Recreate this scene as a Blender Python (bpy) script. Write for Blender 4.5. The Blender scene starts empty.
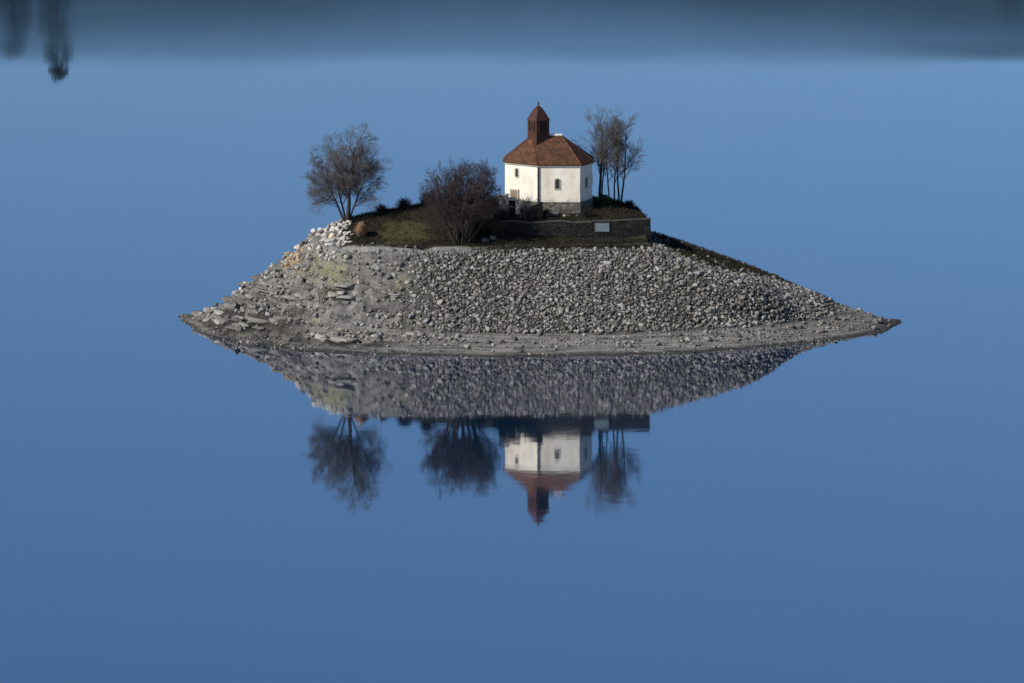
import bpy, bmesh, math, random
import numpy as np
from mathutils import Vector, Matrix

# ------------------------------------------------------------------ camera, sky, sun, exposure
S = bpy.context.scene
COL = S.collection
R = math.radians

F = 5689.0                      # focal length in pixels of the 1024 px wide frame (200 mm lens)
D = 669.0                       # metres from the lens to the foot of the chapel
TH = R(8.3)
CAM = Vector((0.0, -D * math.cos(TH), D * math.sin(TH)))
PITCH = TH + math.atan(26.0 / F)

cd = bpy.data.cameras.new("camera")
cam = bpy.data.objects.new("camera", cd)
COL.objects.link(cam)
cd.sensor_width = 36.0
cd.lens = 36.0 * F / 1024.0
cd.clip_start = 1.0
cd.clip_end = 20000.0
cam.location = CAM
cam.rotation_euler = (math.pi / 2 - PITCH, 0, 0)
S.camera = cam

SUN_EL = R(34.0)
SUN_H = (-0.81, -0.58)          # horizontal direction towards the sun: left, a little behind the camera
n_ = math.hypot(*SUN_H)
SUN_DIR = Vector((SUN_H[0] / n_ * math.cos(SUN_EL), SUN_H[1] / n_ * math.cos(SUN_EL), math.sin(SUN_EL)))
w = bpy.data.worlds.new("World")
S.world = w
w.use_nodes = True
wn = w.node_tree
bg = wn.nodes["Background"]
sky = wn.nodes.new("ShaderNodeTexSky")
sky.sky_type = 'NISHITA'
sky.sun_disc = False
sky.sun_elevation = SUN_EL
sky.sun_rotation = math.atan2(SUN_DIR.x, SUN_DIR.y)
sky.altitude = 1500.0
sky.air_density = 1.0
sky.dust_density = 0.0
sky.ozone_density = 7.2
wn.links.new(sky.outputs[0], bg.inputs[0])
bg.inputs[1].default_value = 0.087

sd = bpy.data.lights.new("sun", 'SUN')
sd.energy = 4.9
sd.angle = R(0.5)
sd.color = (1.0, 0.93, 0.82)
sun = bpy.data.objects.new("sun", sd)
sun.location = SUN_DIR * 300
sun.rotation_euler = SUN_DIR.to_track_quat('Z', 'Y').to_euler()
COL.objects.link(sun)

S.view_settings.view_transform = 'Standard'
S.view_settings.look = 'None'
S.view_settings.exposure = 0.08
S.view_settings.gamma = 1.0
S.view_settings.use_curve_mapping = False
S.render.engine = 'CYCLES'
S.cycles.max_bounces = 6
S.cycles.use_denoising = True

rng = np.random.default_rng(11)
random.seed(5)

# ------------------------------------------------------------------ measuring helpers
FW = Vector((0, math.cos(PITCH), -math.sin(PITCH)))
UP = Vector((0, math.sin(PITCH), math.cos(PITCH)))


def ray(px, py):
    return FW + Vector((1, 0, 0)) * ((px - 512.0) / F) + UP * ((341.5 - py) / F)


def at_z(px, py, z):
    d = ray(px, py)
    return CAM + d * ((z - CAM.z) / d.z)


def at_y(px, py, Y):
    d = ray(px, py)
    return CAM + d * ((Y - CAM.y) / d.y)


def XX(px, Y=0.0):
    return (px - 512.0) / F * (FW.y * (Y - CAM.y) + 13.0)


# ------------------------------------------------------------------ numpy noise
def hash2(ix, iy, seed):
    h = (ix.astype(np.int64) * 374761393 + iy.astype(np.int64) * 668265263 + seed * 982451653) & 0xffffffff
    h = ((h ^ (h >> 13)) * 1274126177) & 0xffffffff
    h = h ^ (h >> 16)
    return (h & 0xffff) / 65535.0


def vnoise(x, y, seed=0):
    x = np.asarray(x, float); y = np.asarray(y, float)
    ix = np.floor(x); iy = np.floor(y)
    fx = x - ix; fy = y - iy
    fx = fx * fx * (3 - 2 * fx); fy = fy * fy * (3 - 2 * fy)
    a = hash2(ix, iy, seed); b = hash2(ix + 1, iy, seed)
    c = hash2(ix, iy + 1, seed); d = hash2(ix + 1, iy + 1, seed)
    return (a * (1 - fx) + b * fx) * (1 - fy) + (c * (1 - fx) + d * fx) * fy


def fbm(x, y, seed=0, oct=4):
    s = 0; amp = 0.5
    for k in range(oct):
        s = s + amp * (vnoise(x * 2 ** k, y * 2 ** k, seed + k * 17) - 0.5) * 2
        amp *= 0.5
    return s


def sst(a, b, x):
    t = np.clip((x - a) / (b - a), 0, 1)
    return t * t * (3 - 2 * t)


# ------------------------------------------------------------------ scene-graph helpers
def tag(o, label=None, cat=None, group=None, kind=None):
    if label: o['label'] = label
    if cat: o['category'] = cat
    if group: o['group'] = group
    if kind: o['kind'] = kind
    return o


def empty(name, loc, label, cat, group=None, rz=0.0):
    o = bpy.data.objects.new(name, None)
    o.empty_display_size = 0.3
    COL.objects.link(o)
    o.location = loc
    o.rotation_euler = (0, 0, rz)
    return tag(o, label, cat, group)


def mesh_obj(name, verts, faces, mat, parent=None, smooth=False):
    me = bpy.data.meshes.new(name)
    if isinstance(verts, np.ndarray):
        nv = len(verts); faces = np.asarray(faces)
        me.vertices.add(nv)
        me.vertices.foreach_set('co', verts.astype(np.float32).ravel())
        nf, k = faces.shape
        me.loops.add(nf * k)
        me.loops.foreach_set('vertex_index', faces.astype(np.int32).ravel())
        me.polygons.add(nf)
        me.polygons.foreach_set('loop_start', np.arange(0, nf * k, k, dtype=np.int32))
        me.update(calc_edges=True)
        me.validate()
    else:
        me.from_pydata([tuple(v) for v in verts], [], [tuple(f) for f in faces])
        me.update()
    me.materials.append(mat)
    if smooth:
        me.polygons.foreach_set('use_smooth', [True] * len(me.polygons))
    o = bpy.data.objects.new(name, me)
    COL.objects.link(o)
    if parent: o.parent = parent
    return o


class MB:
    """collects boxes, prisms and tubes into one mesh"""
    def __init__(self):
        self.v = []; self.f = []

    def add(self, vs, fs):
        b = len(self.v)
        self.v += [tuple(v) for v in vs]
        self.f += [tuple(i + b for i in f) for f in fs]

    def box(self, x0, x1, y0, y1, z0, z1, M=None, taper=0.0):
        t = taper
        vs = [(x0, y0, z0), (x1, y0, z0), (x1, y1, z0), (x0, y1, z0),
              (x0 + t, y0 + t, z1), (x1 - t, y0 + t, z1), (x1 - t, y1 - t, z1), (x0 + t, y1 - t, z1)]
        if M is not None: vs = [M @ Vector(v) for v in vs]
        self.add(vs, [(3, 2, 1, 0), (4, 5, 6, 7), (0, 1, 5, 4), (1, 2, 6, 5), (2, 3, 7, 6), (3, 0, 4, 7)])

    def prism(self, poly, z0, z1, scale_top=1.0, c=(0, 0)):
        n = len(poly)
        vs = [(x, y, z0) for x, y in poly] + [(c[0] + (x - c[0]) * scale_top, c[1] + (y - c[1]) * scale_top, z1) for x, y in poly]
        fs = [tuple(reversed(range(n))), tuple(range(n, 2 * n))] + [(i, (i + 1) % n, n + (i + 1) % n, n + i) for i in range(n)]
        self.add(vs, fs)

    def ring(self, po, pi, z0, z1):
        n = len(po)
        vs = [(x, y, z0) for x, y in po] + [(x, y, z0) for x, y in pi] + [(x, y, z1) for x, y in po] + [(x, y, z1) for x, y in pi]
        fs = []
        for i in range(n):
            j = (i + 1) % n
            fs += [(i, j, 2 * n + j, 2 * n + i), (n + j, n + i, 3 * n + i, 3 * n + j),
                   (2 * n + i, 2 * n + j, 3 * n + j, 3 * n + i), (j, i, n + i, n + j)]
        self.add(vs, fs)

    def tube(self, a, b, r, r2=None, n=8):
        r2 = r if r2 is None else r2
        a = Vector(a); b = Vector(b)
        q = (b - a).to_track_quat('Z', 'Y')
        vs = []
        for p, rr in ((a, r), (b, r2)):
            for k in range(n):
                t = 2 * math.pi * k / n
                vs.append(p + q @ Vector((rr * math.cos(t), rr * math.sin(t), 0)))
        fs = [tuple(reversed(range(n))), tuple(range(n, 2 * n))] + [(i, (i + 1) % n, n + (i + 1) % n, n + i) for i in range(n)]
        self.add(vs, fs)

    def obj(self, name, mat, parent=None, bevel=0.0, smooth=False):
        o = mesh_obj(name, self.v, self.f, mat, parent, smooth)
        if bevel:
            m = o.modifiers.new('bevel', 'BEVEL'); m.width = bevel; m.segments = 2; m.limit_method = 'ANGLE'
        return o


# ------------------------------------------------------------------ materials
class NT:
    def __init__(self, name):
        self.m = bpy.data.materials.new(name)
        self.m.use_nodes = True
        self.t = self.m.node_tree
        self.b = self.t.nodes['Principled BSDF']
        self.b.inputs['Specular IOR Level'].default_value = 0.25

    def n(self, typ, **kw):
        nd = self.t.nodes.new(typ)
        for k, v in kw.items():
            if k.startswith('i_'):
                nd.inputs[k[2:].replace('_', ' ')].default_value = v
            else:
                setattr(nd, k, v)
        return nd

    def l(self, a, b):
        self.t.links.new(a, b)

    def coord(self, scale=(1, 1, 1), out='Object'):
        tc = self.n('ShaderNodeTexCoord')
        mp = self.n('ShaderNodeMapping')
        mp.inputs['Scale'].default_value = scale
        self.l(tc.outputs[out], mp.inputs[0])
        return mp.outputs[0]

    def noise(self, vec, scale, detail=4, rough=0.6):
        nd = self.n('ShaderNodeTexNoise')
        nd.inputs['Scale'].default_value = scale
        nd.inputs['Detail'].default_value = detail
        nd.inputs['Roughness'].default_value = rough
        self.l(vec, nd.inputs['Vector'])
        return nd.outputs['Fac']

    def ramp(self, fac, stops):
        nd = self.n('ShaderNodeValToRGB')
        el = nd.color_ramp.elements
        while len(el) < len(stops): el.new(0.5)
        for e, (p, c) in zip(el, stops):
            e.position = p
            e.color = (c[0], c[1], c[2], 1) if isinstance(c, (tuple, list)) else (c, c, c, 1)
        self.l(fac, nd.inputs[0])
        return nd.outputs[0]

    def mix(self, fac, a, b, typ='MIX'):
        nd = self.n('ShaderNodeMix', data_type='RGBA', blend_type=typ)
        for s, i in ((fac, 0), (a, 6), (b, 7)):
            if isinstance(s, (int, float)): nd.inputs[i].default_value = s
            elif isinstance(s, (tuple, list)): nd.inputs[i].default_value = (s[0], s[1], s[2], 1)
            else: self.l(s, nd.inputs[i])
        return nd.outputs[2]

    def math(self, op, a, b=0.0):
        nd = self.n('ShaderNodeMath', operation=op)
        for s, i in ((a, 0), (b, 1)):
            if isinstance(s, (int, float)): nd.inputs[i].default_value = s
            else: self.l(s, nd.inputs[i])
        return nd.outputs[0]

    def attr(self, name):
        nd = self.n('ShaderNodeAttribute'); nd.attribute_name = name
        return nd.outputs['Fac']

    def bump(self, h, strength=0.5, dist=0.1):
        nd = self.n('ShaderNodeBump')
        nd.inputs['Strength'].default_value = strength
        nd.inputs['Distance'].default_value = dist
        self.l(h, nd.inputs['Height'])
        self.l(nd.outputs[0], self.b.inputs['Normal'])

    def out(self, col, rough=0.85):
        if isinstance(col, (tuple, list)): self.b.inputs['Base Color'].default_value = (col[0], col[1], col[2], 1)
        else: self.l(col, self.b.inputs['Base Color'])
        if isinstance(rough, (int, float)): self.b.inputs['Roughness'].default_value = rough
        else: self.l(rough, self.b.inputs['Roughness'])
        return self.m


def simple(name, c1, c2, scale=3.0, rough=0.85, bump=0.3, bscale=None, mscale=(1, 1, 1)):
    t = NT(name)
    v = t.coord(mscale)
    f = t.noise(v, scale)
    col = t.ramp(f, [(0.3, c1), (0.7, c2)])
    if bump: t.bump(t.noise(v, bscale or scale * 4), bump, 0.05)
    return t.out(col, rough)


def stone_mat(name, lo, hi, warm=0.0):
    t = NT(name)
    v = t.coord()
    geo = t.n('ShaderNodeNewGeometry')
    oi = t.n('ShaderNodeObjectInfo')
    rnd = t.math('FRACT', t.math('ADD', geo.outputs['Random Per Island'], t.math('MULTIPLY', oi.outputs['Random'], 7.31)))
    base = t.ramp(rnd, [(0.0, (lo, lo * 0.95, lo * 0.88)), (0.6, ((lo + hi) / 2, (lo + hi) / 2 * 0.95, (lo + hi) / 2 * 0.87)),
                        (0.93, (hi, hi * 0.98, hi * 0.94)), (1.0, (hi * (1 + warm * .2), hi * (0.95 - 0.3 * warm), hi * (0.85 - 0.5 * warm)))])
    n = t.noise(v, 4.0, 5)
    col = t.mix(0.8, base, t.ramp(n, [(0.25, 0.5), (0.7, 1.15)]), 'MULTIPLY')
    t.bump(t.noise(v, 9.0, 4), 0.5, 0.06)
    return t.out(col, 0.9)


M = {}


def mk_ground():
    t = NT('island_ground')
    v = t.coord()
    vs = t.coord((0.16, 0.16, 1.6))
    big = t.noise(v, 0.18, 4)
    mid = t.noise(v, 1.1, 5)
    fine = t.noise(v, 5.0, 5, 0.7)
    strat = t.noise(vs, 1.6, 5, 0.65)
    base = t.ramp(mid, [(0.3, (0.09, 0.088, 0.082)), (0.55, (0.20, 0.195, 0.185)), (0.75, (0.32, 0.31, 0.29))])
    base = t.mix(0.75, base, t.ramp(strat, [(0.33, 0.45), (0.47, 1.0), (0.7, 1.2)]), 'MULTIPLY')
    base = t.mix(0.8, base, t.ramp(fine, [(0.3, 0.55), (0.6, 1.1)]), 'MULTIPLY')
    # beach: bands left by older water levels
    beach = t.ramp(t.noise(t.coord((0.03, 0.03, 1.0)), 9.0, 3, 0.6),
                   [(0.36, (0.09, 0.088, 0.08)), (0.47, (0.19, 0.185, 0.17)), (0.62, (0.26, 0.25, 0.235))])
    beach = t.mix(0.6, beach, t.ramp(fine, [(0.3, 0.65), (0.6, 1.1)]), 'MULTIPLY')
    col = t.mix(t.attr('beach'), base, beach)
    # ochre stain and mossy patches on the rubble
    col = t.mix(t.attr('ochre'), col, (0.36, 0.22, 0.13))
    col = t.mix(t.math('MULTIPLY', t.attr('moss'), 0.8), col, t.mix(1.0, (0.25, 0.245, 0.135), t.ramp(fine, [(0.3, 0.5), (0.65, 1.15)]), 'MULTIPLY'))
    col = t.mix(t.attr('bank'), col, t.mix(1.0, col, (0.24, 0.235, 0.225), 'MULTIPLY'))  # ground under the riprap darkened: shade of the gaps put into the colour
    path = t.ramp(fine, [(0.3, (0.22, 0.217, 0.205)), (0.7, (0.31, 0.305, 0.29))])
    col = t.mix(t.attr('path'), col, path)
    grass = t.ramp(mid, [(0.3, (0.012, 0.012, 0.008)), (0.55, (0.03, 0.028, 0.017)), (0.8, (0.055, 0.048, 0.03))])
    col = t.mix(t.attr('grass'), col, grass)
    lush = t.ramp(fine, [(0.3, (0.032, 0.035, 0.012)), (0.7, (0.085, 0.082, 0.03))])
    col = t.mix(t.attr('lush'), col, lush)
    mud_shade = t.ramp(fine, [(0.3, (0.012, 0.011, 0.010)), (0.7, (0.04, 0.036, 0.032))])  # mud colour, also painted over the left flank as shaded clefts
    col = t.mix(t.attr('mud_shade'), col, mud_shade)
    h = t.math('ADD', t.math('MULTIPLY', fine, 0.5), t.math('MULTIPLY', mid, 1.0))
    t.bump(h, 0.9, 0.4)
    return t.out(col, 0.92)


M['ground'] = mk_ground()
M['rip'] = stone_mat('riprap_stone', 0.09, 0.33)
M['bedrock'] = stone_mat('bedrock', 0.10, 0.34)
M['pale_rock'] = stone_mat('pale_rock', 0.32, 0.62, 0.5)
M['ochre_rock'] = simple('ochre_rock', (0.26, 0.165, 0.095), (0.44, 0.33, 0.22), 2.5, 0.9, 0.5, 9.0)
M['bark'] = simple('bark', (0.022, 0.018, 0.016), (0.06, 0.05, 0.045), 6.0, 0.95, 0.6)
M['bark_plum'] = simple('twig_bark', (0.03, 0.021, 0.022), (0.07, 0.05, 0.05), 4.0, 0.95, 0.3)
M['bark_grey'] = simple('grey_bark', (0.075, 0.069, 0.07), (0.17, 0.155, 0.15), 6.0, 0.95, 0.4)
M['needles'] = simple('needles', (0.008, 0.016, 0.008), (0.03, 0.045, 0.018), 0.5, 0.9, 0.0)
M['leaf'] = simple('shrub_leaf', (0.012, 0.035, 0.01), (0.04, 0.08, 0.02), 1.5, 0.8, 0.0)
M['tan'] = simple('dry_grass', (0.22, 0.13, 0.075), (0.42, 0.28, 0.17), 2.0, 0.9, 0.0)
M['grass'] = simple('grass_blades', (0.012, 0.011, 0.008), (0.036, 0.032, 0.018), 0.6, 0.9, 0.0)
M['brush'] = simple('brush_twigs', (0.014, 0.012, 0.011), (0.04, 0.032, 0.028), 1.0, 0.95, 0.0)
M['metal'] = simple('painted_metal', (0.03, 0.03, 0.032), (0.05, 0.05, 0.052), 8.0, 0.5, 0.05)
M['glass'] = simple('window_glass', (0.03, 0.032, 0.03), (0.06, 0.062, 0.055), 3.0, 0.2, 0.0)
M['frame'] = simple('window_stone', (0.35, 0.33, 0.28), (0.5, 0.47, 0.42), 8.0, 0.85, 0.2)
M['wood'] = simple('turret_wood', (0.036, 0.015, 0.011), (0.082, 0.033, 0.024), 3.0, 0.75, 0.5, 16.0, (6, 6, 0.5))
M['spire'] = simple('spire_shingle', (0.038, 0.016, 0.015), (0.080, 0.031, 0.029), 5.0, 0.7, 0.5, 14.0)
M['louvre'] = simple('dark_wood', (0.022, 0.013, 0.010), (0.05, 0.03, 0.022), 3.0, 0.8, 0.4, 12.0)
M['door'] = simple('door_wood', (0.16, 0.125, 0.095), (0.27, 0.21, 0.16), 3.0, 0.7, 0.4, 12.0, (8, 8, 0.6))
M['mortar'] = simple('pale_mortar', (0.55, 0.52, 0.47), (0.75, 0.72, 0.67), 5.0, 0.8, 0.3)
M['panel'] = simple('sign_panel', (0.10, 0.135, 0.16), (0.15, 0.185, 0.215), 2.5, 0.4, 0.0)


def mk_plaster():
    t = NT('lime_plaster')
    v = t.coord()
    n = t.noise(v, 0.6, 5, 0.65)
    st = t.noise(t.coord((2.2, 2.2, 0.25)), 1.0, 4, 0.6)
    col = t.ramp(n, [(0.3, (0.64, 0.585, 0.48)), (0.6, (0.80, 0.755, 0.66))])
    col = t.mix(0.5, col, t.ramp(st, [(0.3, 0.72), (0.5, 1.0)]), 'MULTIPLY')
    sx = t.n('ShaderNodeSeparateXYZ'); t.l(v, sx.inputs[0])      # damp, dirty foot of the wall
    ft = t.math('ADD', sx.outputs[2], t.math('MULTIPLY', t.noise(t.coord((1, 1, .5)), 1.6, 5), -1.8))
    col = t.mix(t.ramp(ft, [(0.55, 0.75), (1.25, 0.0)]), col, (0.36, 0.34, 0.27))
    t.bump(t.noise(v, 7.0, 4), 0.25, 0.03)
    return t.out(col, 0.9)


def mk_masonry(name, lo, hi, mortar, scale=1.7):
    t = NT(name)
    v = t.coord((1, 1, 1.5))
    vo = t.n('ShaderNodeTexVoronoi', feature='F1'); vo.inputs['Scale'].default_value = scale
    t.l(v, vo.inputs['Vector'])
    ve = t.n('ShaderNodeTexVoronoi', feature='DISTANCE_TO_EDGE'); ve.inputs['Scale'].default_value = scale
    t.l(v, ve.inputs['Vector'])
    sep = t.n('ShaderNodeSeparateColor'); t.l(vo.outputs['Color'], sep.inputs[0])
    col = t.ramp(sep.outputs[0], [(0.0, lo), (1.0, hi)])
    col = t.mix(0.7, col, t.ramp(t.noise(v, 6.0, 4), [(0.3, 0.6), (0.7, 1.15)]), 'MULTIPLY')
    e = t.ramp(ve.outputs['Distance'], [(0.02, 0.0), (0.10, 1.0)])
    col = t.mix(e, mortar, col)
    t.bump(e, 0.8, 0.06)
    return t.out(col, 0.9)


def mk_tiles():
    t = NT('roof_tiles')
    v = t.coord()
    sx = t.n('ShaderNodeSeparateXYZ'); t.l(v, sx.inputs[0])
    row = t.math('FRACT', t.math('MULTIPLY', sx.outputs[2], 5.0))
    cell = t.n('ShaderNodeTexVoronoi'); cell.inputs['Scale'].default_value = 3.4
    t.l(v, cell.inputs['Vector'])
    sep = t.n('ShaderNodeSeparateColor'); t.l(cell.outputs['Color'], sep.inputs[0])
    col = t.ramp(sep.outputs[0], [(0.0, (0.066, 0.032, 0.019)), (0.6, (0.100, 0.047, 0.026)), (1.0, (0.145, 0.064, 0.034))])
    col = t.mix(0.7, col, t.ramp(t.noise(v, 0.7, 5), [(0.3, 0.55), (0.65, 1.1)]), 'MULTIPLY')
    col = t.mix(0.5, col, t.ramp(row, [(0.0, 0.45), (0.25, 1.0)]), 'MULTIPLY')
    t.bump(row, 0.6, 0.06)
    return t.out(col, 0.85)


M['plaster'] = mk_plaster()
M['masonry'] = mk_masonry('pale_masonry', (0.22, 0.21, 0.19), (0.45, 0.43, 0.39), (0.34, 0.32, 0.29))
M['plinth'] = mk_masonry('plinth_masonry', (0.06, 0.058, 0.05), (0.20, 0.19, 0.165), (0.10, 0.095, 0.085))
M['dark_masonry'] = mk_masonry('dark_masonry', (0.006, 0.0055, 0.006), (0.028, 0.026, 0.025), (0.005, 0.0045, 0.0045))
M['coping'] = simple('coping_stone', (0.03, 0.029, 0.028), (0.075, 0.072, 0.07), 3.0, 0.85, 0.3)
M['tiles'] = mk_tiles()


RUFFLE = 0.072


def mk_water():
    m = bpy.data.materials.new('lake_water')
    m.use_nodes = True
    t = m.node_tree
    for n in list(t.nodes): t.nodes.remove(n)
    N = t.nodes.new; L = t.links.new
    out = N('ShaderNodeOutputMaterial')
    mixs = N('ShaderNodeMixShader')
    dif = N('ShaderNodeBsdfDiffuse'); dif.inputs['Color'].default_value = (0.002, 0.019, 0.050, 1)
    glo = N('ShaderNodeBsdfGlossy'); glo.inputs['Color'].default_value = (0.92, 0.94, 1.0, 1)
    fr = N('ShaderNodeFresnel'); fr.inputs['IOR'].default_value = 1.75
    tc = N('ShaderNodeTexCoord')
    mp = N('ShaderNodeMapping'); mp.inputs['Scale'].default_value = (0.010, 0.0045, 1)
    L(tc.outputs['Object'], mp.inputs[0])
    nz = N('ShaderNodeTexNoise'); nz.inputs['Scale'].default_value = 1.0; nz.inputs['Detail'].default_value = 6
    L(mp.outputs[0], nz.inputs['Vector'])
    # wind-ruffled band on the far part of the lake, calm water nearer
    sx = N('ShaderNodeSeparateXYZ'); L(tc.outputs['Object'], sx.inputs[0])
    mp3 = N('ShaderNodeMapping'); mp3.inputs['Scale'].default_value = (0.012, 0.004, 1)
    L(tc.outputs['Object'], mp3.inputs[0])
    n3 = N('ShaderNodeTexNoise'); n3.inputs['Scale'].default_value = 1.0; n3.inputs['Detail'].default_value = 5
    L(mp3.outputs[0], n3.inputs['Vector'])
    wob = N('ShaderNodeMath'); wob.operation = 'MULTIPLY_ADD'; wob.inputs[1].default_value = 90.0
    L(n3.outputs['Fac'], wob.inputs[0]); L(sx.outputs[1], wob.inputs[2])
    wx = N('ShaderNodeMath'); wx.operation = 'MULTIPLY_ADD'; wx.inputs[1].default_value = -0.05
    L(sx.outputs[0], wx.inputs[0]); L(wob.outputs[0], wx.inputs[2])
    band = N('ShaderNodeMapRange')
    band.inputs['From Min'].default_value = 322.0; band.inputs['From Max'].default_value = 372.0
    band.inputs['To Min'].default_value = 0.0; band.inputs['To Max'].default_value = RUFFLE
    L(wx.outputs[0], band.inputs['Value'])
    rr = N('ShaderNodeMapRange')
    rr.inputs['From Min'].default_value = 0.40; rr.inputs['From Max'].default_value = 0.72
    rr.inputs['To Min'].default_value = 0.014; rr.inputs['To Max'].default_value = 0.046
    L(nz.outputs['Fac'], rr.inputs['Value'])
    ad = N('ShaderNodeMath'); ad.operation = 'ADD'
    L(rr.outputs[0], ad.inputs[0]); L(band.outputs[0], ad.inputs[1])
    L(ad.outputs[0], glo.inputs['Roughness'])
    # breath of ripple
    mp2 = N('ShaderNodeMapping'); mp2.inputs['Scale'].default_value = (1, 1, 1)
    L(tc.outputs['Object'], mp2.inputs[0])
    n2 = N('ShaderNodeTexNoise'); n2.inputs['Scale'].default_value = 0.35; n2.inputs['Detail'].default_value = 3
    L(mp2.outputs[0], n2.inputs['Vector'])
    bp = N('ShaderNodeBump'); bp.inputs['Distance'].default_value = 0.10
    L(n2.outputs['Fac'], bp.inputs['Height'])
    bs = N('ShaderNodeMapRange')
    bs.inputs['From Min'].default_value = 0.45; bs.inputs['From Max'].default_value = 0.75
    bs.inputs['To Min'].default_value = 0.012; bs.inputs['To Max'].default_value = 0.08
    L(nz.outputs['Fac'], bs.inputs['Value']); L(bs.outputs[0], bp.inputs['Strength'])
    L(bp.outputs[0], glo.inputs['Normal'])
    fa = N('ShaderNodeMath'); fa.operation = 'MULTIPLY_ADD'; fa.inputs[1].default_value = 0.62; fa.inputs[2].default_value = 0.36
    L(fr.outputs[0], fa.inputs[0]); L(fa.outputs[0], mixs.inputs[0])
    L(dif.outputs[0], mixs.inputs[1]); L(glo.outputs[0], mixs.inputs[2])
    L(mixs.outputs[0], out.inputs[0])
    return m


M['water'] = mk_water()
M['hill'] = simple('far_hillside', (0.003, 0.014, 0.018), (0.011, 0.031, 0.032), 0.02, 0.95, 0.0)

# ------------------------------------------------------------------ island heightfield
def poly(pts):
    a = np.array(pts, float)
    return a[np.argsort(a[:, 0])]


SHORE = [(173, 317), (187, 323.5), (200, 332), (220, 340.5), (250, 346.5), (290, 350.5), (350, 354), (430, 356), (520, 357), (600, 356),
         (680, 353.5), (740, 350), (800, 344.5), (850, 337.5), (885, 331), (899, 325.5), (908, 320.5)]
front = poly([(at_z(x, y, 0).x, at_z(x, y, 0).y) for x, y in SHORE])
SKY = [(173, 318), (182, 314), (200, 306), (222, 296), (240, 286), (262, 271), (282, 258), (300, 244), (314, 233), (330, 226), (350, 221), (420, 208), (470, 203),
       (520, 203), (590, 203), (612, 205), (640, 214), (650, 233), (700, 250), (750, 267), (800, 285), (830, 295), (860, 304), (885, 312), (909, 321)]
ridge = poly([(at_y(x, y, 0).x, max(0, at_y(x, y, 0).z)) for x, y in SKY])
XL, XR = front[0, 0], front[-1, 0]


def fY(X): return np.interp(X, front[:, 0], front[:, 1])
def rZ(X): return np.interp(X, ridge[:, 0], ridge[:, 1])


WX0, WX1, WY = XX(500, -8), XX(648, -8), -8.0           # terrace wall
EDGE = [(300, 249), (345, 251), (420, 253), (520, 251), (600, 250), (650, 249.5)]
edge = poly([(at_z(x, y, 9.5).x, at_z(x, y, 9.5).y) for x, y in EDGE])


def column(X, Ys):
    """ground height along one line of constant X"""
    yf = float(fY(X)); zr = float(rZ(X))
    s = np.clip((X - XL) / (XR - XL), 0, 1)
    yk = yf + 2 + (27.0 - yf) * (4 * s * (1 - s)) ** 0.8 * 0.97
    px = 512 + X * 8.5
    ymid = min(0.0, yf + 0.55 * (yk - yf)) if zr < 8 else 0.0
    if zr < 8:
        ymid = float(np.interp(zr, [0, 4, 8], [yf + 0.45 * (yk - yf), -1.0, 0.0]))
        ymid = min(max(ymid, yf + 0.5), yk - 0.5)
    zt = float(np.interp(px, [180, 230, 400, 640, 760, 830, 902], [0.0, 0.7, 1.15, 1.5, 1.6, 1.2, 0.0]))
    zt = min(zt, zr * 0.6)
    yt = yf + (ymid - yf) * float(np.interp(px, [180, 240, 400, 600, 760, 830, 902], [0.3, 0.25, 0.24, 0.24, 0.33, 0.5, 0.5]))
    # weight of the broad plateau with its track
    wp = float(sst(296, 345, px) * (1 - sst(740, 830, px)))
    ye = float(np.interp(X, edge[:, 0], edge[:, 1]))
    pts_a = [(yf - 9, -2.5), (yf, 0.0), (yt, zt), (ye, 9.5), (ye + 3.0, 9.8)]
    if WX0 - 1 < X < WX1:
        pts_a += [(WY - 0.1, 10.35), (WY + 0.5, 12.2), (-4.5, 12.45), (0.5, zr), (6.5, zr - 0.1)]
    elif X >= WX1:
        # right-hand bank: same riprap slope, topped by a narrow dark turf crest that falls to the spit
        k_ = (ye - yt) / (9.5 - zt)
        ze = min(9.5, zr * 0.95)
        y2 = min(yt + (ze - zt) * k_, ymid - 0.4)
        pts_a = [(yf - 9, -2.5), (yf, 0.0), (yt, zt), (y2, ze), (ymid, zr), (max(4.0, ymid + 2), zr - 0.25)]
    else:
        pts_a += [(-7.6, 10.0), (-4.5, 10.9), (0.5, zr), (5.0, zr - 0.1)]
    pts_a += [(yk - 8 if yk - 8 > 8 else 8, 3.5), (yk, 0.0), (yk + 9, -2.5)]
    # simple ridge
    fr = 0.5
    pts_b = [(yf - 9, -2.5), (yf, 0.0), (yt, zt), (yt + (ymid - yt) * 0.5, zt + (zr - zt) * 0.50), (ymid, zr),
             (ymid + (yk - ymid) * 0.5, zr * 0.52), (yk, 0.0), (yk + 9, -2.5)]
    za = np.interp(Ys, *np.array(pts_a).T)
    zb = np.interp(Ys, *np.array(pts_b).T)
    return za * wp + zb * (1 - wp)


RES = 0.2
gx = np.arange(XL - 6, XR + 6, RES)
gy = np.arange(front[:, 1].min() - 10, 40, RES)
Z0 = np.stack([column(x, gy) if XL < x < XR else np.full_like(gy, -2.5) for x in gx])    # [ix, iy]


def blur(a, n):
    for _ in range(n):
        p = np.pad(a, 1, mode='edge')
        a = (p[1:-1, 1:-1] * 2 + p[:-2, 1:-1] + p[2:, 1:-1] + p[1:-1, :-2] + p[1:-1, 2:]) / 6
    return a


GX, GY = np.meshgrid(gx, gy, indexing='ij')
nearwall = ((GX > WX0 - 2) & (GX < WX1 + 1.0) & (GY > WY - 1.5) & (GY < 6))
Zb = blur(Z0, 14)
Z = np.where(nearwall, Z0, Zb)
PX = 512 + GX * 8.5
land = sst(-0.3, 0.8, Z)
plateau = sst(9.6, 10.2, Z)
leftm = 1 - sst(385, 450, PX + 34 * fbm(GX * .4, GY * .4, 9))
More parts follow.
